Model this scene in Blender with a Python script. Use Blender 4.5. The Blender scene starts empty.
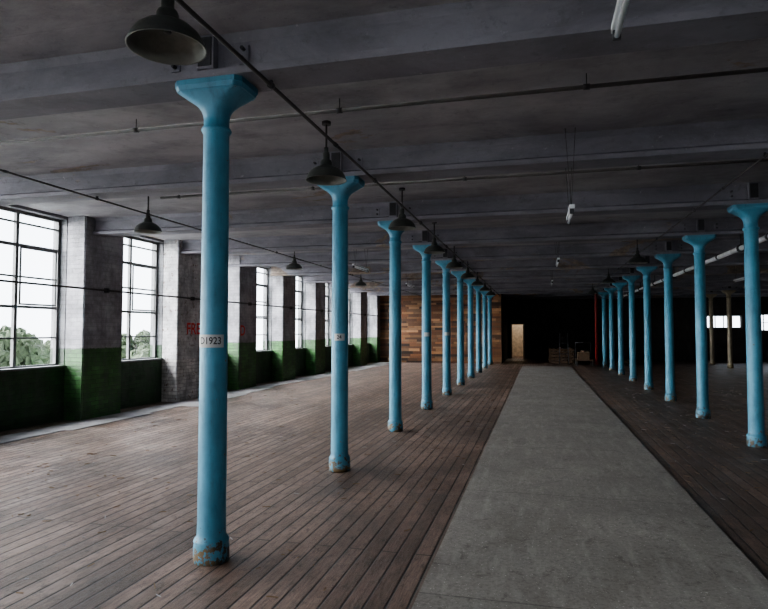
import bpy, bmesh, math, random
from mathutils import Vector, Matrix
random.seed(7)
scene = bpy.context.scene
COL = scene.collection

# ------------------------------------------------------------ helpers
def new_mat(name):
    m = bpy.data.materials.new(name); m.use_nodes = True
    nt = m.node_tree
    return m, nt, nt.nodes['Principled BSDF']
class NB:
    def __init__(s, nt): s.nt = nt
    def n(s, t, **kw):
        nd = s.nt.nodes.new(t)
        for k, v in kw.items(): setattr(nd, k, v)
        return nd
    def l(s, a, b): s.nt.links.new(a, b)
    def obj(s): return s.n('ShaderNodeTexCoord').outputs['Object']
    def mapping(s, v, scale=(1,1,1), rot=(0,0,0), loc=(0,0,0)):
        m = s.n('ShaderNodeMapping'); s.l(v, m.inputs['Vector'])
        m.inputs['Scale'].default_value = scale; m.inputs['Rotation'].default_value = rot
        m.inputs['Location'].default_value = loc
        return m.outputs[0]
    def noise(s, v, scale, detail=4, rough=.6, dist=0):
        t = s.n('ShaderNodeTexNoise'); s.l(v, t.inputs['Vector'])
        t.inputs['Scale'].default_value = scale; t.inputs['Detail'].default_value = detail
        t.inputs['Roughness'].default_value = rough; t.inputs['Distortion'].default_value = dist
        return t.outputs['Fac']
    def ramp(s, f, p0, p1, c0=(0,0,0,1), c1=(1,1,1,1)):
        r = s.n('ShaderNodeValToRGB'); s.l(f, r.inputs[0])
        r.color_ramp.elements[0].position = p0; r.color_ramp.elements[1].position = p1
        r.color_ramp.elements[0].color = c0; r.color_ramp.elements[1].color = c1
        return r.outputs[0]
    def mix(s, fac, a, b, mode='MIX'):
        m = s.n('ShaderNodeMix', data_type='RGBA', blend_type=mode)
        if isinstance(fac, (int, float)): m.inputs[0].default_value = fac
        else: s.l(fac, m.inputs[0])
        for i, c in ((6, a), (7, b)):
            if isinstance(c, tuple): m.inputs[i].default_value = (c[0], c[1], c[2], 1)
            else: s.l(c, m.inputs[i])
        return m.outputs[2]
    def math(s, op, a, b=0.0):
        m = s.n('ShaderNodeMath', operation=op)
        for i, c in ((0, a), (1, b)):
            if isinstance(c, (int, float)): m.inputs[i].default_value = c
            else: s.l(c, m.inputs[i])
        return m.outputs[0]
    def bump(s, h, strength, dist, bsdf):
        b = s.n('ShaderNodeBump'); b.inputs['Strength'].default_value = strength
        b.inputs['Distance'].default_value = dist
        s.l(h, b.inputs['Height']); s.l(b.outputs[0], bsdf.inputs['Normal'])

def simple(name, col, rough=.6, metal=0, nscale=6, var=.25, bumps=.1, spec=.5):
    m, nt, b = new_mat(name); k = NB(nt); o = k.obj()
    n = k.noise(o, nscale, 5)
    dark = tuple(c*(1-var) for c in col); lite = tuple(min(1, c*(1+var)) for c in col)
    c = k.mix(k.ramp(n, .3, .7), dark, lite); k.l(c, b.inputs['Base Color'])
    b.inputs['Roughness'].default_value = rough; b.inputs['Metallic'].default_value = metal
    b.inputs['Specular IOR Level'].default_value = spec
    k.bump(k.noise(o, nscale*8, 3), bumps, .01, b)
    return m

# ------------------------------------------------------------ materials
def mat_floor():
    m, nt, b = new_mat('worn_floorboards'); k = NB(nt); o = k.obj()
    v = k.mapping(o, rot=(0,0,math.radians(90)))
    br = k.n('ShaderNodeTexBrick'); k.l(v, br.inputs['Vector'])
    br.offset = .37; br.offset_frequency = 2
    for n_, val in (('Scale',1),('Mortar Size',.009),('Mortar Smooth',.5),('Bias',0),('Brick Width',4.3),('Row Height',.125)):
        br.inputs[n_].default_value = val
    br.inputs['Color1'].default_value = (.15,.098,.073,1); br.inputs['Color2'].default_value = (.31,.215,.170,1)
    br.inputs['Mortar'].default_value = (.2,.13,.1,1)
    gap = br.outputs['Fac']
    grain = k.noise(k.mapping(o, scale=(38,2.6,1)), 1.6, 5, .68)
    gm = k.mix(.6, (1,1,1), k.ramp(grain,.34,.64,(.3,.26,.24,1),(1.45,1.4,1.38,1)))
    c = k.mix(1.0, br.outputs['Color'], gm, 'MULTIPLY')
    patch = k.noise(k.mapping(o, scale=(1,.6,1)), .9, 7, .7, .5)
    c = k.mix(k.ramp(patch,.40,.60), c, k.mix(.6, c, (.025,.016,.012)))
    pale_noise = k.noise(k.mapping(o, scale=(1.4,.7,1)), 2.0, 7, .72)
    sp0 = k.n('ShaderNodeSeparateXYZ'); k.l(o, sp0.inputs[0])
    aisle = k.n('ShaderNodeMapRange'); k.l(sp0.outputs[0], aisle.inputs[0])
    aisle.inputs[1].default_value=-.9; aisle.inputs[2].default_value=-5.5; aisle.inputs[3].default_value=.12; aisle.inputs[4].default_value=.75
    c = k.mix(k.math('MULTIPLY', k.ramp(pale_noise,.46,.70), aisle.outputs[0]), c, (.46,.38,.34))  # pale patches, stronger towards the left
    fine = k.noise(k.mapping(o, scale=(2.4,1,1)), 7, 9, .82)
    c = k.mix(k.ramp(fine,.52,.64), c, k.mix(.75, c, (.010,.007,.006)))
    spk = k.noise(k.mapping(o, scale=(1.6,1,1), loc=(5,5,0)), 34, 5, .8)
    c = k.mix(k.math('MULTIPLY', k.ramp(spk,.60,.70), .5), c, (.42,.35,.30))
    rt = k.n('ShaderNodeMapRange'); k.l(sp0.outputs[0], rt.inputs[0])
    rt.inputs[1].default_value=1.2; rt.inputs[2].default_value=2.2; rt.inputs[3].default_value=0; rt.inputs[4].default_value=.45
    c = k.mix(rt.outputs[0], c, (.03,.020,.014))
    # open gaps between boards, unevenly filled with dirt
    gf = k.math('MULTIPLY', gap, k.ramp(k.noise(k.mapping(o, scale=(1,.5,1), loc=(3,0,0)), 2.5, 4, .6), .30,.5,(.45,.45,.45,1),(1,1,1,1)))
    c = k.mix(gf, c, (.009,.006,.005))
    k.l(c, b.inputs['Base Color'])
    r = k.ramp(pale_noise,.3,.7,(.34,.34,.34,1),(.58,.58,.58,1)); k.l(r, b.inputs['Roughness'])
    h = k.math('ADD', k.math('MULTIPLY', gap, -1.6), k.math('MULTIPLY', grain, .5))
    h = k.math('ADD', h, k.math('MULTIPLY', fine, 1.1))
    k.bump(h, .9, .014, b)
    return m
def mat_walk():
    m, nt, b = new_mat('walkway_hardboard'); k = NB(nt); o = k.obj()
    n1 = k.noise(o, 1.1, 6, .65, .3); n2 = k.noise(o, 45, 4, .7); n3 = k.noise(k.mapping(o, scale=(3,.5,1)), 3, 5, .7)
    c = k.mix(k.ramp(n1,.3,.7), (.215,.198,.18), (.33,.31,.286))
    c = k.mix(k.math('MULTIPLY', k.ramp(n2,.45,.65),.6), c, (.12,.11,.10))
    c = k.mix(k.math('MULTIPLY', k.ramp(n3,.5,.75),.5), c, (.46,.435,.41))
    n4 = k.noise(k.mapping(o, scale=(1,1,1), loc=(7,2,0)), 5, 8, .8, 1.0)
    c = k.mix(k.math('MULTIPLY', k.ramp(n4,.55,.63),.5), c, (.07,.06,.055))
    n5 = k.noise(k.mapping(o, loc=(1,8,0)), 60, 3, .6)
    c = k.mix(k.ramp(n5,.66,.69), c, (.6,.58,.55))
    sep = k.n('ShaderNodeSeparateXYZ'); k.l(o, sep.inputs[0])
    ex = k.math('ABSOLUTE', k.math('SUBTRACT', sep.outputs[0], .34))
    edge = k.math('ADD', ex, k.math('MULTIPLY', k.noise(o, 7, 5, .7), .25))
    c = k.mix(k.math('MULTIPLY', k.ramp(edge, 1.08,1.2), .55), c, (.08,.07,.06))
    seam = k.math('ABSOLUTE', k.math('SUBTRACT', k.math('FRACT', k.math('DIVIDE', sep.outputs[1], 2.44)), .5))
    seamm = k.ramp(seam, .001, .0035, (1,1,1,1), (0,0,0,1))
    c = k.mix(k.math('MULTIPLY', seamm, .6), c, (.03,.028,.026))
    k.l(c, b.inputs['Base Color']); b.inputs['Roughness'].default_value = .6
    k.bump(k.math('ADD', n2, k.math('MULTIPLY', seamm, -2.0)), .5, .005, b)
    return m
def mat_ceiling(name, beam=False):
    m, nt, b = new_mat(name); k = NB(nt); o = k.obj()
    geo = k.n('ShaderNodeNewGeometry').outputs['Position']
    sep = k.n('ShaderNodeSeparateXYZ'); k.l(geo, sep.inputs[0])
    n1 = k.noise(k.mapping(geo, scale=(.7,1.2,1.2)), 1.0, 8, .66, .6)
    base = k.mix(k.ramp(n1,.36,.64), (.16,.152,.178), (.27,.262,.30)) if beam else k.mix(k.ramp(n1,.36,.64), (.25,.238,.258), (.42,.405,.43))
    n2 = k.noise(k.mapping(geo, scale=(.55,1,1), loc=(7.1,1.7,0)), .8, 8, .68, .8)
    far = k.n('ShaderNodeMapRange'); k.l(sep.outputs[1], far.inputs[0])
    far.inputs[1].default_value = 6; far.inputs[2].default_value = 18; far.inputs[3].default_value = 0.0; far.inputs[4].default_value = .12
    pn = k.math('ADD', n2, far.outputs[0])
    tan = k.mix(k.ramp(k.noise(geo, 5, 6, .7),.35,.65), (.15,.11,.08), (.38,.29,.21))
    t0 = .67 if beam else .635
    c = k.mix(k.math('MULTIPLY', k.ramp(pn, t0, t0+.03), .8), base, tan)
    st = k.noise(k.mapping(geo, scale=(.8,1.6,3), loc=(9,0,0)), 1.1, 8, .75)
    c = k.mix(k.math('MULTIPLY', k.ramp(st,.48,.68), .45), c, (.09,.082,.094))
    sp = k.noise(k.mapping(geo, loc=(2,5,0)), 7, 8, .8)
    c = k.mix(k.math('MULTIPLY', k.ramp(sp,.56,.68), .4), c, (.07,.064,.07))
    fl = k.noise(k.mapping(geo, loc=(6,1,0)), 10, 7, .8)
    c = k.mix(k.math('MULTIPLY', k.ramp(fl,.63,.67), .4), c, (.55,.53,.54))
    k.l(c, b.inputs['Base Color']); b.inputs['Roughness'].default_value = .65
    ln = k.math('ABSOLUTE', k.math('SUBTRACT', k.math('FRACT', k.math('DIVIDE', sep.outputs[1], .45)), .5))
    h = k.math('ADD', k.math('MULTIPLY', n1, 1.0), k.math('MULTIPLY', k.ramp(ln,0,.03), 0 if beam else .10))
    h = k.math('ADD', h, k.math('MULTIPLY', k.ramp(pn,t0,t0+.02), -.4))
    h = k.math('ADD', h, k.math('MULTIPLY', sp, .4))
    k.bump(h, .5, .03, b)
    return m
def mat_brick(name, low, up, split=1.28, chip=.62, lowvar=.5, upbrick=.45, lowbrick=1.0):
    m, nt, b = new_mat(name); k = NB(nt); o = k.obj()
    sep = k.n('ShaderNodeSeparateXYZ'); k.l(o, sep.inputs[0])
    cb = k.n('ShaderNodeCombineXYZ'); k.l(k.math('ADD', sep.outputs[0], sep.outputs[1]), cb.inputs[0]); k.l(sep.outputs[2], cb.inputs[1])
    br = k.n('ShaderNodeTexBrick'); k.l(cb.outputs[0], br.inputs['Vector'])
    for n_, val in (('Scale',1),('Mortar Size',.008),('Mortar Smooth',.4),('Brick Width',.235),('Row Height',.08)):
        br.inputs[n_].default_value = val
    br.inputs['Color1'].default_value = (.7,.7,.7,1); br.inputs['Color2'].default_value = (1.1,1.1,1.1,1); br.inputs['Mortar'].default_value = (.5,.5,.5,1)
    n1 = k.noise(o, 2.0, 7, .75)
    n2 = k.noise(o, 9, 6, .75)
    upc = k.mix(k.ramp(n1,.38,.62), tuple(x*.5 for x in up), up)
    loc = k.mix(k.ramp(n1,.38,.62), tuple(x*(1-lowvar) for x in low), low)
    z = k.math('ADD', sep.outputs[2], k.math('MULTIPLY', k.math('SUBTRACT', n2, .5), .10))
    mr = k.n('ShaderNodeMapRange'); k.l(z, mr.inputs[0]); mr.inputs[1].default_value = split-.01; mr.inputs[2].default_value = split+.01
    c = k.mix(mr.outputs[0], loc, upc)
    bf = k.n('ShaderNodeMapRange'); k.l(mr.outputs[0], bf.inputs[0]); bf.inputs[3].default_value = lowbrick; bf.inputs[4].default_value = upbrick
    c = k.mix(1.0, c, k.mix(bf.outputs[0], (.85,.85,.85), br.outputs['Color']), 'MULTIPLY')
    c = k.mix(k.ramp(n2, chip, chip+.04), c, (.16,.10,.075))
    d = k.ramp(k.noise(k.mapping(o, scale=(1,1,.35), loc=(4,4,4)), 3, 6, .75), .45,.66)
    c = k.mix(k.math('MULTIPLY', d, .5), c, (.08,.074,.076))
    k.l(c, b.inputs['Base Color']); b.inputs['Roughness'].default_value = .55
    k.bump(k.math('ADD', k.math('MULTIPLY', k.math('MULTIPLY', br.outputs['Fac'], bf.outputs[0]), -1.0), k.math('MULTIPLY', n2, .9)), .7, .012, b)
    return m
def mat_blue(name, col, chipcol=(.06,.045,.03)):
    m, nt, b = new_mat(name); k = NB(nt); o = k.obj()
    geo = k.n('ShaderNodeNewGeometry').outputs['Position']
    sep = k.n('ShaderNodeSeparateXYZ'); k.l(o, sep.inputs[0])
    n1 = k.noise(geo, 3, 5); n2 = k.noise(geo, 16, 6, .72)
    c = k.mix(k.ramp(n1,.3,.7), tuple(x*.75 for x in col), tuple(x*1.12 for x in col))
    mr = k.n('ShaderNodeMapRange'); k.l(sep.outputs[2], mr.inputs[0]); mr.inputs[1].default_value = .02; mr.inputs[2].default_value = .28
    mr.inputs[3].default_value = .13; mr.inputs[4].default_value = -.08
    pn = k.math('ADD', n2, mr.outputs[0])
    c = k.mix(k.ramp(pn,.58,.61), c, k.mix(k.ramp(n1,.45,.55), chipcol, (.20,.13,.06)))
    n3 = k.noise(k.mapping(geo, scale=(1,1,.25)), 12, 6, .75)
    c = k.mix(k.math('MULTIPLY', k.ramp(n3,.50,.70), .5), c, tuple(x*.3 for x in col))
    k.l(c, b.inputs['Base Color']); b.inputs['Roughness'].default_value = .5
    k.bump(k.math('ADD', n2, k.math('MULTIPLY', k.ramp(pn,.58,.61), -1)), .25, .005, b)
    return m
def mat_attr(name, rough=.7, gain=1):
    m, nt, b = new_mat(name); k = NB(nt); o = k.obj()
    a = k.n('ShaderNodeAttribute'); a.attribute_name = 'Col'
    g = k.noise(k.mapping(o, scale=(1.5,8,14)), 3, 5, .7)
    c = k.mix(k.ramp(g,.3,.7), k.mix(.4, a.outputs['Color'], (.02,.014,.01)), a.outputs['Color'])
    k.l(c, b.inputs['Base Color']); b.inputs['Roughness'].default_value = rough
    k.bump(g, .3, .01, b)
    return m

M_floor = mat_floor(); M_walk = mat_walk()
M_ceil = mat_ceiling('ceiling_painted_concrete'); M_beam = mat_ceiling('beam_painted_casing', True)
M_pier = mat_brick('pier_brick_green_dado', (.07,.21,.055), (.46,.445,.485), 1.28, .66, upbrick=.35)
M_pier_w = mat_brick('pier_brick_whitewash', (.80,.76,.73), (.74,.72,.73), .95, .58, .5, upbrick=.4)
M_wall = mat_brick('wall_brick_dark_green', (.035,.095,.035), (.3,.3,.32), 1.28, .72)
M_dark = mat_brick('end_wall_dark_brick', (.03,.024,.02), (.045,.036,.03), 1.2, .75)  # very dark brown brick, used on the end and right walls
M_blue = mat_blue('blue_column_paint', (.098,.300,.425))
M_beige = mat_blue('cream_column_paint', (.32,.27,.19))
M_steel = simple('dark_steel', (.05,.05,.055), .5, .3)
M_frame = simple('window_frame_paint', (.14,.14,.14), .6)
M_pipe = simple('conduit_dark', (.045,.04,.04), .55)
M_white = simple('white_pipe_paint', (.55,.56,.58), .5)
M_enamel = simple('shade_enamel_dark', (.05,.055,.05), .35)
M_inner = simple('shade_enamel_inside', (.17,.17,.15), .4)
M_red = simple('red_paint', (.15,.012,.01), .5)
M_label = simple('paper_label', (.52,.52,.50), .7, var=.08)
M_ink = simple('label_ink', (.06,.06,.06), .7)
M_redink = simple('red_wall_paint', (.55,.04,.03), .7)
M_strip = simple('pale_concrete_strip', (.36,.35,.36), .4, nscale=2.2, var=.45)
M_planks = mat_attr('reclaimed_planks'); M_wood = simple('old_timber', (.12,.075,.045), .8)
M_cream = simple('cream_plaster', (.6,.5,.38), .8)
M_straw = simple('straw_debris', (.22,.15,.085), .9)
M_tube = simple('tube_glass', (.75,.78,.8), .25, var=.03)
M_leaf = simple('tree_foliage', (.045,.062,.03), .9, nscale=3, var=.5)
M_grass = simple('outside_ground', (.42,.43,.40), .9, nscale=.2)
m, nt, b = new_mat('window_glass'); k = NB(nt)
tr = k.n('ShaderNodeBsdfTransparent'); tr.inputs[0].default_value = (.93,.95,.96,1)
gl = k.n('ShaderNodeBsdfGlossy'); gl.inputs['Roughness'].default_value = .05
mx = k.n('ShaderNodeMixShader'); mx.inputs[0].default_value = .05
k.l(tr.outputs[0], mx.inputs[1]); k.l(gl.outputs[0], mx.inputs[2]); k.l(mx.outputs[0], nt.nodes['Material Output'].inputs[0])
M_glass = m

# ------------------------------------------------------------ mesh tools
class MB:
    def __init__(s, mats): s.bm = bmesh.new(); s.mats = mats; s.cl = None
    def box(s, x0,x1,y0,y1,z0,z1, mi=0, col=None, smooth=False):
        vs = [s.bm.verts.new((x,y,z)) for x in (x0,x1) for y in (y0,y1) for z in (z0,z1)]
        idx = [(0,1,3,2),(4,6,7,5),(0,4,5,1),(2,3,7,6),(0,2,6,4),(1,5,7,3)]
        for f in idx:
            fc = s.bm.faces.new([vs[i] for i in f]); fc.material_index = mi
            if col is not None:
                if s.cl is None: s.cl = s.bm.loops.layers.color.new('Col')
                for lp in fc.loops: lp[s.cl] = (*col, 1)
        return vs
    def rbox(s, c, size, rot, mi=0):
        vs = s.box(-size[0]/2,size[0]/2,-size[1]/2,size[1]/2,-size[2]/2,size[2]/2, mi)
        M = Matrix.Translation(c) @ rot
        for v in vs: v.co = M @ v.co
    def tube(s, p0, p1, r, mi=0, seg=12, r1=None, caps=True):
        p0, p1 = Vector(p0), Vector(p1); r1 = r if r1 is None else r1
        d = (p1-p0).normalized(); q = d.to_track_quat('Z','Y')
        a = []; c = []
        for i in range(seg):
            t = 2*math.pi*i/seg; u = Vector((math.cos(t), math.sin(t), 0))
            a.append(s.bm.verts.new(p0 + q @ (u*r))); c.append(s.bm.verts.new(p1 + q @ (u*r1)))
        for i in range(seg):
            f = s.bm.faces.new([a[i],a[(i+1)%seg],c[(i+1)%seg],c[i]]); f.material_index = mi; f.smooth = True
        if caps:
            f = s.bm.faces.new(a[::-1]); f.material_index = mi
            f = s.bm.faces.new(c); f.material_index = mi
    def lathe(s, prof, cx=0, cy=0, cz=0, mi=0, seg=32, mis=None):
        rings = []
        for (r, z) in prof:
            rings.append([s.bm.verts.new((cx+r*math.cos(2*math.pi*i/seg), cy+r*math.sin(2*math.pi*i/seg), cz+z)) for i in range(seg)])
        for j in range(len(rings)-1):
            for i in range(seg):
                f = s.bm.faces.new([rings[j][i],rings[j][(i+1)%seg],rings[j+1][(i+1)%seg],rings[j+1][i]])
                f.material_index = mis[j] if mis else mi; f.smooth = True
        return rings
    def obj(s, name, loc=(0,0,0), parent=None):
        me = bpy.data.meshes.new(name); bmesh.ops.recalc_face_normals(s.bm, faces=s.bm.faces[:])
        s.bm.to_mesh(me); s.bm.free()
        for m_ in s.mats: me.materials.append(m_)
        o = bpy.data.objects.new(name, me); o.location = loc; COL.objects.link(o)
        if parent: o.parent = parent
        return o
def inst(name, me, loc, rz=0):
    o = bpy.data.objects.new(name, me); o.location = loc; o.rotation_euler[2] = rz; COL.objects.link(o); return o

def wall_with_holes(mb, axis, a0, a1, u0, u1, z0, z1, holes, mi=0):
    us = sorted(set([u0,u1]+[h[0] for h in holes]+[h[1] for h in holes]))
    for i in range(len(us)-1):
        ua, ub = us[i], us[i+1]; mid = (ua+ub)/2
        zs = [(z0,z1)]
        for h in holes:
            if h[0] <= mid <= h[1]:
                nz = []
                for (p,q) in zs:
                    if h[2] > p: nz.append((p, min(q,h[2])))
                    if h[3] < q: nz.append((max(p,h[3]), q))
                zs = nz
        for (p,q) in zs:
            if q-p < 1e-4: continue
            if axis == 'x': mb.box(a0,a1,ua,ub,p,q,mi)
            else: mb.box(ua,ub,a0,a1,p,q,mi)

# ------------------------------------------------------------ dimensions
Y0, S = 3.84, 2.80
XL, XR, XRR = -2.235, 2.925, 8.06
CEIL = 3.68; BB = 3.37
YB, YE = -8.0, 36.0
XW, XRW = -8.3, 13.2
def Yk(i): return Y0 + S*i
def Yp(i): return 9.50 + 2.9*(i-2)

# floor, ceiling
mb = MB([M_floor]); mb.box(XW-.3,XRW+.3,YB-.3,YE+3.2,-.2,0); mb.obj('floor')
mb = MB([M_ceil]); mb.box(XW-.3,XRW+.3,YB-.3,YE+3.2,CEIL,CEIL+.25); mb.obj('ceiling')
mb = MB([M_walk]); mb.box(-.72,1.40,YB,28.0,.0,.012); mb.obj('walkway_boards')
# pale strip by the window wall, uneven slabs
mb = MB([M_strip]); y = -7.9
while y < 29.5:
    L = random.uniform(.9,2.3); w = random.uniform(.45,1.0)
    mb.box(XW+.42, XW+.42+w, y, min(y+L-.015,29.8), 0, .012); y += L
mb.obj('concrete_edge_strip')

# ------------------------------------------------------------ left wall, piers, windows
WZ0, WZ1 = .95, 3.63
piers = [(Yp(i)-.41+.0, Yp(i)+.64) for i in range(-4, 12)]
piers[0] = (YB, piers[0][1])
holes = []
for i in range(len(piers)-1):
    holes.append((piers[i][1], piers[i+1][0], WZ0, WZ1))
mb = MB([M_wall]); wall_with_holes(mb,'x',XW-.3,XW,YB,YE,0,CEIL,holes); mb.obj('wall_left')
for i,(a,b_) in enumerate(piers):
    if a > 33: continue
    idx = i-4
    white = (idx == 3)
    mb = MB([M_pier_w if white else M_pier]); mb.box(XW,XW+.40,a,b_,0,CEIL)
    bmesh.ops.bevel(mb.bm, geom=[e for e in mb.bm.edges if abs(e.verts[0].co.z-e.verts[1].co.z)>1], offset=.018, segments=2, affect='EDGES')
    mb.obj('brick_pier')
nwin = 0
def portal(loc, rot, sx, sy):
    pl = bpy.data.lights.new('sky_portal','AREA'); pl.shape='RECTANGLE'; pl.size=sx; pl.size_y=sy
    pl.cycles.is_portal = True
    po = bpy.data.objects.new('sky_portal', pl); po.location=loc; po.rotation_euler=rot; COL.objects.link(po)
def window(y0,y1):
    global nwin; nwin += 1
    mb = MB([M_frame, M_glass, M_wall]); x = XW-.17; t=.03
    mb.box(x-t,x+t,y0,y0+.05,WZ0,WZ1); mb.box(x-t,x+t,y1-.05,y1,WZ0,WZ1)
    mb.box(x-t,x+t,y0+.05,y1-.05,WZ0,WZ0+.06); mb.box(x-t,x+t,y0+.05,y1-.05,WZ1-.05,WZ1)
    ym=(y0+y1)/2
    mb.box(x-.028,x+.028,ym-.03,ym+.03,WZ0+.06,WZ1-.05)
    for q,(zz,th) in enumerate([(1.48,.014),(2.01,.022),(2.52,.014),(3.05,.026),(3.43,.014)]):
        mb.box(x-.024,x+.024,y0+.05,ym-.03,zz-th,zz+th); mb.box(x-.024,x+.024,ym+.03,y1-.05,zz-th,zz+th)
    mb.box(x+.024,x+.04,ym+.05,y1-.08,2.04,2.07); mb.box(x+.024,x+.04,ym+.05,y1-.08,3.0,3.03)
    mb.box(x+.024,x+.04,ym+.05,ym+.08,2.07,3.0); mb.box(x+.024,x+.04,y1-.11,y1-.08,2.07,3.0)
    mb.box(x-.004,x-.001,y0+.05,ym-.03,WZ0+.06,WZ1-.05,1); mb.box(x-.004,x-.001,ym+.03,y1-.05,WZ0+.06,WZ1-.05,1)
    mb.obj('window_%d' % nwin)
    mb = MB([M_frame]); mb.box(XW-.14,XW+.05,y0+.005,y1-.005,WZ0,WZ0+.035); mb.obj('trim_%d' % nwin)
    portal((XW-.32,(y0+y1)/2,(WZ0+WZ1)/2),(0,math.radians(-90),0),WZ1-WZ0,y1-y0)
for h in holes: window(h[0],h[1])

# other walls
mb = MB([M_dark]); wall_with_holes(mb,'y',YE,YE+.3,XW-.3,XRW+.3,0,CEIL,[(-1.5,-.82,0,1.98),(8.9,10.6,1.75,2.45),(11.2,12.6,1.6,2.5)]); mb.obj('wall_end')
def gridwin(axis,pos,u0,u1,z0,z1,n):
    global nwin; nwin+=1
    mb = MB([M_frame,M_glass])
    def bx(a,b_,c,d,th=.03,mi=0):
        if axis=='y': mb.box(a,b_,pos-th,pos+th,c,d,mi)
        else: mb.box(pos-th,pos+th,a,b_,c,d,mi)
    bx(u0,u1,z0,z0+.05); bx(u0,u1,z1-.05,z1)
    for j in range(n+1):
        xx=u0+.025+(u1-u0-.05)*j/n; bx(xx-.02,xx+.02,z0+.05,z1-.05)
    m_=max(1,round((z1-z0)/.55))
    for j in range(1,m_):
        zz=z0+(z1-z0)*j/m_
        for q in range(n):
            a=u0+.045+(u1-u0-.05)*q/n; bx(a,a+(u1-u0-.05)/n-.04,zz-.014,zz+.014,.02)
    bx(u0,u1,z0+.05,z1-.05,.002,1); mb.obj('window_%d'%nwin)
gridwin('y',YE+.15,8.9,10.6,1.75,2.45,4); gridwin('y',YE+.15,11.2,12.6,1.6,2.5,3)
fill_holes_back=[(-7.6+3.1*i,-5.9+3.1*i,.95,3.3) for i in range(5)]  # windows added behind the camera to let in fill light
mb = MB([M_pier]); wall_with_holes(mb,'y',YB-.3,YB,XW-.3,XRW+.3,0,CEIL,fill_holes_back); mb.obj('wall_back')
for h in fill_holes_back:
    gridwin('y',YB-.15,h[0],h[1],h[2],h[3],3)
    portal(((h[0]+h[1])/2,YB-.32,(h[2]+h[3])/2),(math.radians(90),0,0),h[1]-h[0],h[3]-h[2])
fill_holes_right=[(Yk(i)+.6,Yk(i)+2.3,1.2,3.1) for i in (-3,-1)]  # two out-of-view windows added for extra fill
mb = MB([M_dark]); wall_with_holes(mb,'x',XRW,XRW+.3,YB,YE,0,CEIL,fill_holes_right); mb.obj('wall_right')
for h in fill_holes_right:
    gridwin('x',XRW+.15,h[0],h[1],h[2],h[3],3)
    portal((XRW+.32,(h[0]+h[1])/2,(h[2]+h[3])/2),(0,math.radians(90),0),h[3]-h[2],h[1]-h[0])
# stair lobby beyond the door
mb = MB([M_cream]); mb.box(-2.3,-2.2,YE+.3,YE+3,0,CEIL); mb.box(.3,.4,YE+.3,YE+3,0,CEIL); mb.box(-2.3,.4,YE+3,YE+3.1,0,CEIL); mb.obj('wall_lobby')
mb = MB([M_cream,M_steel]); mb.box(-1.56,-1.5,YE-.03,YE+.05,0,2.04); mb.box(-.82,-.76,YE-.03,YE+.05,0,2.04); mb.box(-1.5,-.82,YE-.03,YE+.05,1.98,2.04)
mb.box(-.86,-.82,YE+.06,YE+.70,.01,1.97); mb.box(-.89,-.86,YE+.6,YE+.66,.95,1.0,1); mb.obj('door_1')
L = bpy.data.lights.new('lobby_bulb','POINT'); L.energy=60; L.color=(1,.93,.84); L.shadow_soft_size=.1
lo = bpy.data.objects.new('lobby_bulb',L); lo.location=(-.9,YE+1.6,2.9); COL.objects.link(lo)

# ------------------------------------------------------------ timber partition
mb = MB([M_planks]); z=.0
pal = [(.44,.29,.18),(.38,.25,.16),(.50,.36,.24),(.32,.21,.14),(.44,.33,.24),(.20,.13,.09),(.55,.41,.29),(.35,.22,.13)]
YT=30.0; x1=-1.75
while z < CEIL-.02:
    hh = random.choice([.09,.10,.12,.14]); hh=min(hh,CEIL-z)
    x = XW+.4
    while x < x1:
        Lx = random.uniform(.35,1.0); xe=min(x+Lx,x1)
        c = random.choice(pal); kf=random.uniform(.9,1.3); d=random.uniform(0,.03)
        mb.box(x+.002,xe-.002,YT-.03-d,YT,z+.002,z+hh-.003,0,tuple(q*kf for q in c)); x=xe
    z += hh
mb.box(XW+.4,x1,YT,YT+.08,0,CEIL,0,(.05,.03,.02)); mb.box(x1-.1,x1,YT+.08,YE,0,CEIL,0,(.05,.03,.02))  # second box: return wall added to block daylight from the windows behind
mb.obj('reclaimed_timber_partition')

# ------------------------------------------------------------ beams
mb = MB([M_beam, M_steel])
xa, xb = XW, XRW
prof = [(-.17,0),(.17,0),(.17,.05),(.10,.085),(.10,.25),(.13,.31),(-.13,.31),(-.10,.25),(-.10,.085),(-.17,.05)]
va=[mb.bm.verts.new((xa,y,z)) for y,z in prof]; vb=[mb.bm.verts.new((xb,y,z)) for y,z in prof]
n=len(prof)
for i in range(n): mb.bm.faces.new([va[i],va[(i+1)%n],vb[(i+1)%n],vb[i]])
mb.bm.faces.new(va[::-1]); mb.bm.faces.new(vb)
for X in (XL,XR,XRR):
    for sx in (-1,1):
        for sg in (-1,1):
            mb.box(X+sx*.27-.035,X+sx*.27+.035,sg*.10 if sg>0 else -.112,.112 if sg>0 else -.10,.09,.22,0)
            for zz in (.12,.19): mb.tube((X+sx*.27,sg*.11,zz),(X+sx*.27,sg*.15,zz),.014,1,6)
    mb.box(X-.065,X+.065,-.168,-.10,.06,.299,0); mb.box(X-.065,X+.065,.10,.168,.06,.299,0)
    mb.box(X-.05,X+.05,-.178,-.168,.08,.28,1)
proto=None
for i in range(-4,12):
    if proto is None: o = mb.obj('ceiling_beam',(0,Yk(i),BB)); proto=o.data
    else: o = inst('ceiling_beam',proto,(0,Yk(i),BB))

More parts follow.
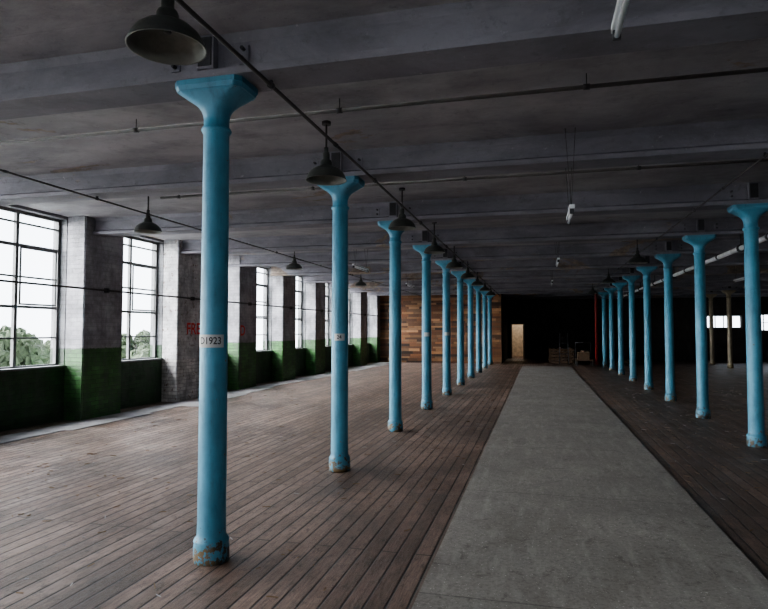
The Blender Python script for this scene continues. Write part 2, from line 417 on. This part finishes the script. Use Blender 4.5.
# ------------------------------------------------------------ columns
def make_column(mat, label):
    mb = MB([mat, M_label])
    prof=[(0,0),(.120,0),(.123,.03),(.123,.10),(.117,.125),(.123,.14),(.117,.155),(.103,.17),(.100,.19),(.098,.3),(.096,1.6),(.090,3.02),(.101,3.025),(.107,3.04),(.101,3.055),(.089,3.06),(.089,3.12)]
    mb.lathe(prof, seg=40)
    seg=48; rings=[]
    for (z,hx,hy,e) in [(3.12,.089,.089,2),(3.15,.094,.092,2.1),(3.18,.104,.097,2.3),(3.21,.124,.106,2.8),(3.24,.155,.118,3.8),(3.265,.192,.13,5.5),(3.29,.235,.142,8),(3.30,.245,.15,12),(3.302,.252,.156,14),(3.33,.262,.162,16),(3.334,.266,.165,20),(3.37,.266,.165,20)]:
        rg=[]
        for i in range(seg):
            t=2*math.pi*(i+.5)/seg; c,s_=math.cos(t),math.sin(t)
            x=hx*math.copysign(abs(c)**(2/e),c); y=hy*math.copysign(abs(s_)**(2/e),s_)
            # chamfered plan corners on the plate
            if e>=8:
                ex=abs(x)-(hx-.045); ey=abs(y)-(hy-.045)
                if ex>0 and ey>0 and ex+ey>.045:
                    r=(ex+ey-.045)/2; x-=math.copysign(r,x); y-=math.copysign(r,y)
            rg.append(mb.bm.verts.new((x,y,z)))
        rings.append(rg)
    for j in range(len(rings)-1):
        for i in range(seg):
            f=mb.bm.faces.new([rings[j][i],rings[j][(i+1)%seg],rings[j+1][(i+1)%seg],rings[j+1][i]]); f.smooth = j<6
    mb.bm.faces.new(rings[-1])
    if label:
        n=14; a0,a1=math.radians(-90-label[0]),math.radians(-90+label[1])
        R=.0995; lo=[];hi=[]
        for i in range(n+1):
            t=a0+(a1-a0)*i/n
            lo.append(mb.bm.verts.new((R*math.cos(t),R*math.sin(t),label[2]))); hi.append(mb.bm.verts.new((R*math.cos(t),R*math.sin(t),label[3])))
        for i in range(n):
            f=mb.bm.faces.new([lo[i],lo[i+1],hi[i+1],hi[i]]); f.material_index=1; f.smooth=True
    return mb
first = make_column(M_blue,(50,72,1.485,1.575)).obj('cast_iron_column',(XL,Yk(0),0))
columns=[first]
o = make_column(M_blue,(20,52,1.49,1.57)).obj('cast_iron_column',(XL,Yk(1),0)); me_s=o.data; columns.append(o)
o = make_column(M_blue,None).obj('cast_iron_column',(XL,Yk(-1),0)); me_b=o.data
for i in [-3,-2]+list(range(2,10)):
    columns.append(inst('cast_iron_column',me_s if i in (3,4) else me_b,(XL,Yk(i),0)))
for i in range(-3,10): columns.append(inst('cast_iron_column',me_b,(XR,Yk(i),0)))
cc_ = make_column(M_beige,None)
o = cc_.obj('cast_iron_column',(XRR,Yk(0),0)); me_c=o.data
for i in list(range(-3,0))+list(range(1,11)): inst('cast_iron_column',me_c,(XRR,Yk(i),0))

def text_mesh(s, size):
    cu=bpy.data.curves.new('t','FONT'); cu.body=s; cu.size=size; cu.align_x='CENTER'; cu.align_y='CENTER'; cu.resolution_u=3; cu.offset=size*.018
    to=bpy.data.objects.new('t',cu); COL.objects.link(to)
    bpy.context.view_layer.update()
    dg=bpy.context.evaluated_depsgraph_get()
    me=bpy.data.meshes.new_from_object(to.evaluated_get(dg)); bpy.data.objects.remove(to)
    return me
for (ci,s_,sz) in ((0,'D1923',.07),(1,'24',.065)):
    me=text_mesh(s_,sz)
    for v in me.vertices:
        t=math.radians(-90+14)+v.co.x*.85/.1
        z=1.53+v.co.y
        v.co=Vector((.1005*math.cos(t),.1005*math.sin(t),z))
    me.materials.clear(); me.materials.append(M_ink)
    o=bpy.data.objects.new('label_text',me); COL.objects.link(o); o.parent=columns[ci]
def wall_text(s,size,y,z,rot=0):
    me=text_mesh(s,size); me.materials.clear(); me.materials.append(M_redink)
    o=bpy.data.objects.new('painted_lettering',me); COL.objects.link(o)
    o.rotation_euler=(math.radians(90),0,math.radians(90)); o.location=(XW+.404,y,z)
wall_text('FRE',.38,Yp(3)+.24,1.64); wall_text('D',.40,Yp(4)-.22,1.60)

# ------------------------------------------------------------ pendant lamps
def lamp_mesh(drop):
    mb=MB([M_enamel,M_inner,M_tube,M_pipe])
    prof=[(.001,.27),(.030,.27),(.034,.255),(.034,.20),(.050,.19),(.058,.17),(.060,.135),(.085,.125),(.125,.105),(.165,.07),(.190,.03),(.198,.0),(.204,-.004),(.204,-.010),(.194,-.008),(.184,.03),(.160,.065),(.120,.098),(.06,.118),(.02,.12)]
    mis=[0]*13+[1]*6
    mb.lathe(prof,seg=36,mis=mis)
    mb.lathe([(.001,.118),(.022,.118),(.022,.075),(.018,.07),(.001,.07)],mi=0,seg=16)
    mb.tube((0,0,.27),(0,0,drop-.03),.010,3,8)
    mb.tube((0,0,drop-.03),(0,0,drop),.045,3,16)
    mb.tube((0,0,.27),(0,0,.32),.022,0,10)
    return mb
RZ=3.10
lm=lamp_mesh(CEIL-RZ); l0=lm.obj('pendant_lamp',(-1.88,2.72,RZ)); me_l=l0.data
for i in range(1,9): inst('pendant_lamp',me_l,(-2.02 if i==1 else -1.90,(2.76 if i==1 else 2.86)+S*i,RZ-.0))
for i in (2,4,6): inst('pendant_lamp',me_l,(-5.67,2.2+S*i,RZ))
for i in (4,6,8): inst('pendant_lamp',me_l,(2.13,2.9+S*i,RZ))

# ------------------------------------------------------------ conduits and pipes
def long_pipe(name,x,z,r,mat,y0=YB,y1=29.8,clips=True,wob=0):
    mb=MB([mat,M_steel]); 
    mb.tube((x,y0,z),(x,y1,z),r,0,10)
    if clips:
        for i in range(-4,11):
            y=Yk(i)
            if y0<y<y1: mb.tube((x,y-.02,z),(x,y+.02,z),r*1.7,1,10); mb.box(x-.01,x+.01,y-.01,y+.01,z,max(BB,z+.02),1)
        for i in range(-4,10):
            y=Yk(i)+S/2
            if y0<y<y1: mb.tube((x,y-.03,z),(x,y+.03,z),r*1.4,1,10)
    return mb.obj(name)
long_pipe('electrical_conduit',-1.81,3.335,.014,M_pipe)
long_pipe('electrical_conduit',-5.60,3.335,.011,M_pipe)
long_pipe('electrical_conduit',2.20,3.335,.011,M_pipe)
long_pipe('white_water_pipe',3.62,3.12,.045,M_white)
def wall_pipe(z,r):
    mb=MB([M_pipe,M_steel]); x=XW+.46
    mb.tube((x,YB,z),(x,29.9,z),r,0,10)
    for (a,b_) in piers:
        if a<29: mb.box(XW+.401,x+.03,(a+b_)/2-.02,(a+b_)/2+.02,z-.04,z+.04,1)
    mb.obj('wall_pipe')
wall_pipe(2.36,.018)
def cross_pipe(y,x0,x1,z,r):
    mb=MB([M_pipe,M_steel]); mb.tube((x0,y,z),(x1,y,z),r,0,10)
    x=x0+.3
    while x<x1:
        mb.tube((x,y,z),(x,y,CEIL),.004,1,6); mb.tube((x-.025,y,z),(x+.025,y,z),r*1.4,1,10); x+=2.1
    mb.obj('ceiling_conduit')
cross_pipe(5.02,XW,XRW,3.57,.017); cross_pipe(7.72,-5.4,XRW,3.57,.017)
for i in range(3,9): cross_pipe(5.0+S*(i-1),-5.4,XRW,3.58,.015)

# ------------------------------------------------------------ fluorescent battens
def fluoro(x,y0,y1,z,tilt=0):
    mb=MB([M_steel,M_tube,M_pipe])
    mb.box(x-.025,x+.025,y0,y1,z+.02,z+.06,1)
    for yy in (y0+.02,y1-.04): mb.box(x-.02,x+.02,yy,yy+.02,z-.03,z+.02,0)
    mb.tube((x,y0+.04,z-.01),(x,y1-.04,z-.01),.016,1,12)
    for yy in (y0+.15,y1-.15):
        mb.tube((x,yy,z+.06),(x-.05,yy,CEIL),.003,2,6); mb.tube((x,yy,z+.06),(x+.05,yy,CEIL),.003,2,6)
    mb.obj('fluorescent_batten_light')
fluoro(.42,2.1,3.35,3.17); fluoro(.34,6.2,6.9,2.80)
fluoro(.42,12.8,14.0,3.05); fluoro(.42,18.4,19.6,3.05); fluoro(5.6,12.8,14,3.05); fluoro(5.6,18.4,19.6,3.05)
fluoro(-4.0,12.8,14,3.05); fluoro(-4.0,18.4,19.6,3.05)

# ------------------------------------------------------------ far-end items
mb=MB([M_red]); mb.lathe([(0,0),(.14,0),(.14,.03),(.075,.04),(.075,CEIL)],seg=20); mb.tube((0,0,1.0),(0,-.22,1.0),.05); mb.tube((0,-.22,1.0),(0,-.25,1.0),.08)
mb.obj('red_sprinkler_riser',(2.72,30.6,0))
mb=MB([M_wood]) 
for l in range(5):
    z=.15*l
    for yy in (-.5,-.03,.44): mb.box(-.6,.6,yy,yy+.08,z,z+.09)
    for j in range(6): mb.box(-.6+j*.22,-.6+j*.22+.1,-.5,.52,z+.092,z+.112) 
    for j in range(3): mb.box(-.6+j*.5,-.6+j*.5+.1,-.5,.52,z+.114,z+.148)
mb.obj('pallet_stack',(1.1,31.9,0))
mb=MB([M_steel,M_wood])
mb.box(-.4,.4,-.6,.6,.25,.30,1)
for sx in (-.34,.34):
    for sy in (-.5,.5): 
        mb.tube((sx-.02,sy,.10),(sx+.02,sy,.10),.10,0,16); mb.tube((sx,sy,.12),(sx,sy,.26),.02,0,8)
    mb.tube((sx,.58,.3),(sx,.72,1.05),.018,0,8)
mb.tube((-.34,.72,1.05),(.34,.72,1.05),.018,0,8)
mb.box(-.3,.2,-.4,.1,.301,.62,1); mb.rbox(Vector((.05,.3,.5)),(.3,.3,.35),Matrix.Rotation(.4,4,'Z'),1)
mb.obj('platform_trolley',(2.05,29.3,0))
mb=MB([M_steel])
for sx in (-.22,.22):
    mb.tube((sx,-.25,0),(sx*.8,.05,1.5),.018,0,8); mb.tube((sx,.35,0),(sx*.8,.05,1.5),.015,0,8)
for j in range(1,6):
    t=j/6; mb.box(-.21,.21,-.25+.3*t-.04,-.25+.3*t+.04,1.5*t-.012,1.5*t+.012)
mb.obj('step_ladder',(1.2,30.5,0))
mb=MB([M_wood])
for j in range(7):
    mb.rbox(Vector((random.uniform(-.4,.4),random.uniform(-.1,.1),.02+.042*j)),(.14,2.2,.04),Matrix.Rotation(random.uniform(-.15,.15),4,'Z'))
mb.obj('timber_pile',(3.8,31.0,0))
mb=MB([M_straw,M_strip])
for j in range(1800):
    r=random.random()
    if r<.7: x=random.uniform(1.5,7.5); y=random.uniform(3,18)
    else: x=random.uniform(-7,-.8); y=random.uniform(2.2,16)
    a=random.uniform(0,3.14); l=random.uniform(.01,.08)
    mb.rbox(Vector((x,y,.004)),(l,.005,.005),Matrix.Rotation(a,4,'Z'),0 if random.random()<.85 else 1)
mb.obj('floor_debris')

# ------------------------------------------------------------ outside
mb=MB([M_grass]); mb.box(-160,-8.7,-60,120,-6.2,-6.0); mb.obj('ground')
def tree(x,y,h,r):
    mb=MB([M_leaf,M_wood]); mb.tube((0,0,0),(0,0,h*.6),.3,1,8,.15)
    for j in range(34):
        a=random.uniform(0,6.28); rr=random.uniform(0,r*.9); zz=h*random.uniform(.35,.95)
        rad=r*random.uniform(.12,.32)
        ret=bmesh.ops.create_icosphere(mb.bm,subdivisions=3,radius=rad,matrix=Matrix.Translation((rr*math.cos(a),rr*math.sin(a),zz)))
        for v in ret['verts']: v.co += Vector([random.uniform(-.25,.25)*rad for _ in range(3)])
    mb.obj('tree',(x,y,-6))
for (x,y,h,r) in [(-46,32,9.6,5),(-50,38,9.2,5),(-48,45,7.2,4.5),(-60,58,7.0,5),(-66,75,6.5,5),(-50,24,10,5),(-55,50,7.2,4.5),(-70,95,7,6)]: tree(x,y,h,r)

# ------------------------------------------------------------ light
w=bpy.data.worlds.new('overcast_sky'); scene.world=w; w.use_nodes=True
k=NB(w.node_tree); bg=w.node_tree.nodes['Background']
tc=k.n('ShaderNodeTexCoord'); sp=k.n('ShaderNodeSeparateXYZ'); k.l(tc.outputs['Generated'],sp.inputs[0])
cr=k.ramp(sp.outputs[2],0,.5,(.93,.95,1,1),(.74,.80,.92,1)); k.l(cr,bg.inputs[0]); bg.inputs[1].default_value=5.5
sl=bpy.data.lights.new('overcast_sun','SUN'); sl.energy=40; sl.angle=math.radians(80); sl.color=(1,.98,.965)
so=bpy.data.objects.new('overcast_sun',sl); COL.objects.link(so); so.rotation_euler=Vector((1,.30,-.50)).to_track_quat('-Z','Y').to_euler()

scene.view_settings.view_transform='AgX'; scene.view_settings.look='AgX - Medium High Contrast'; scene.view_settings.exposure=0.2

cam=bpy.data.cameras.new('camera'); co=bpy.data.objects.new('camera',cam); COL.objects.link(co)
cam.sensor_width=36; cam.lens=36*600/768; cam.clip_start=.05; cam.clip_end=500
co.location=(0,0,1.6); co.rotation_euler=(math.radians(90+2.53),0,math.radians(14.4)); scene.camera=co
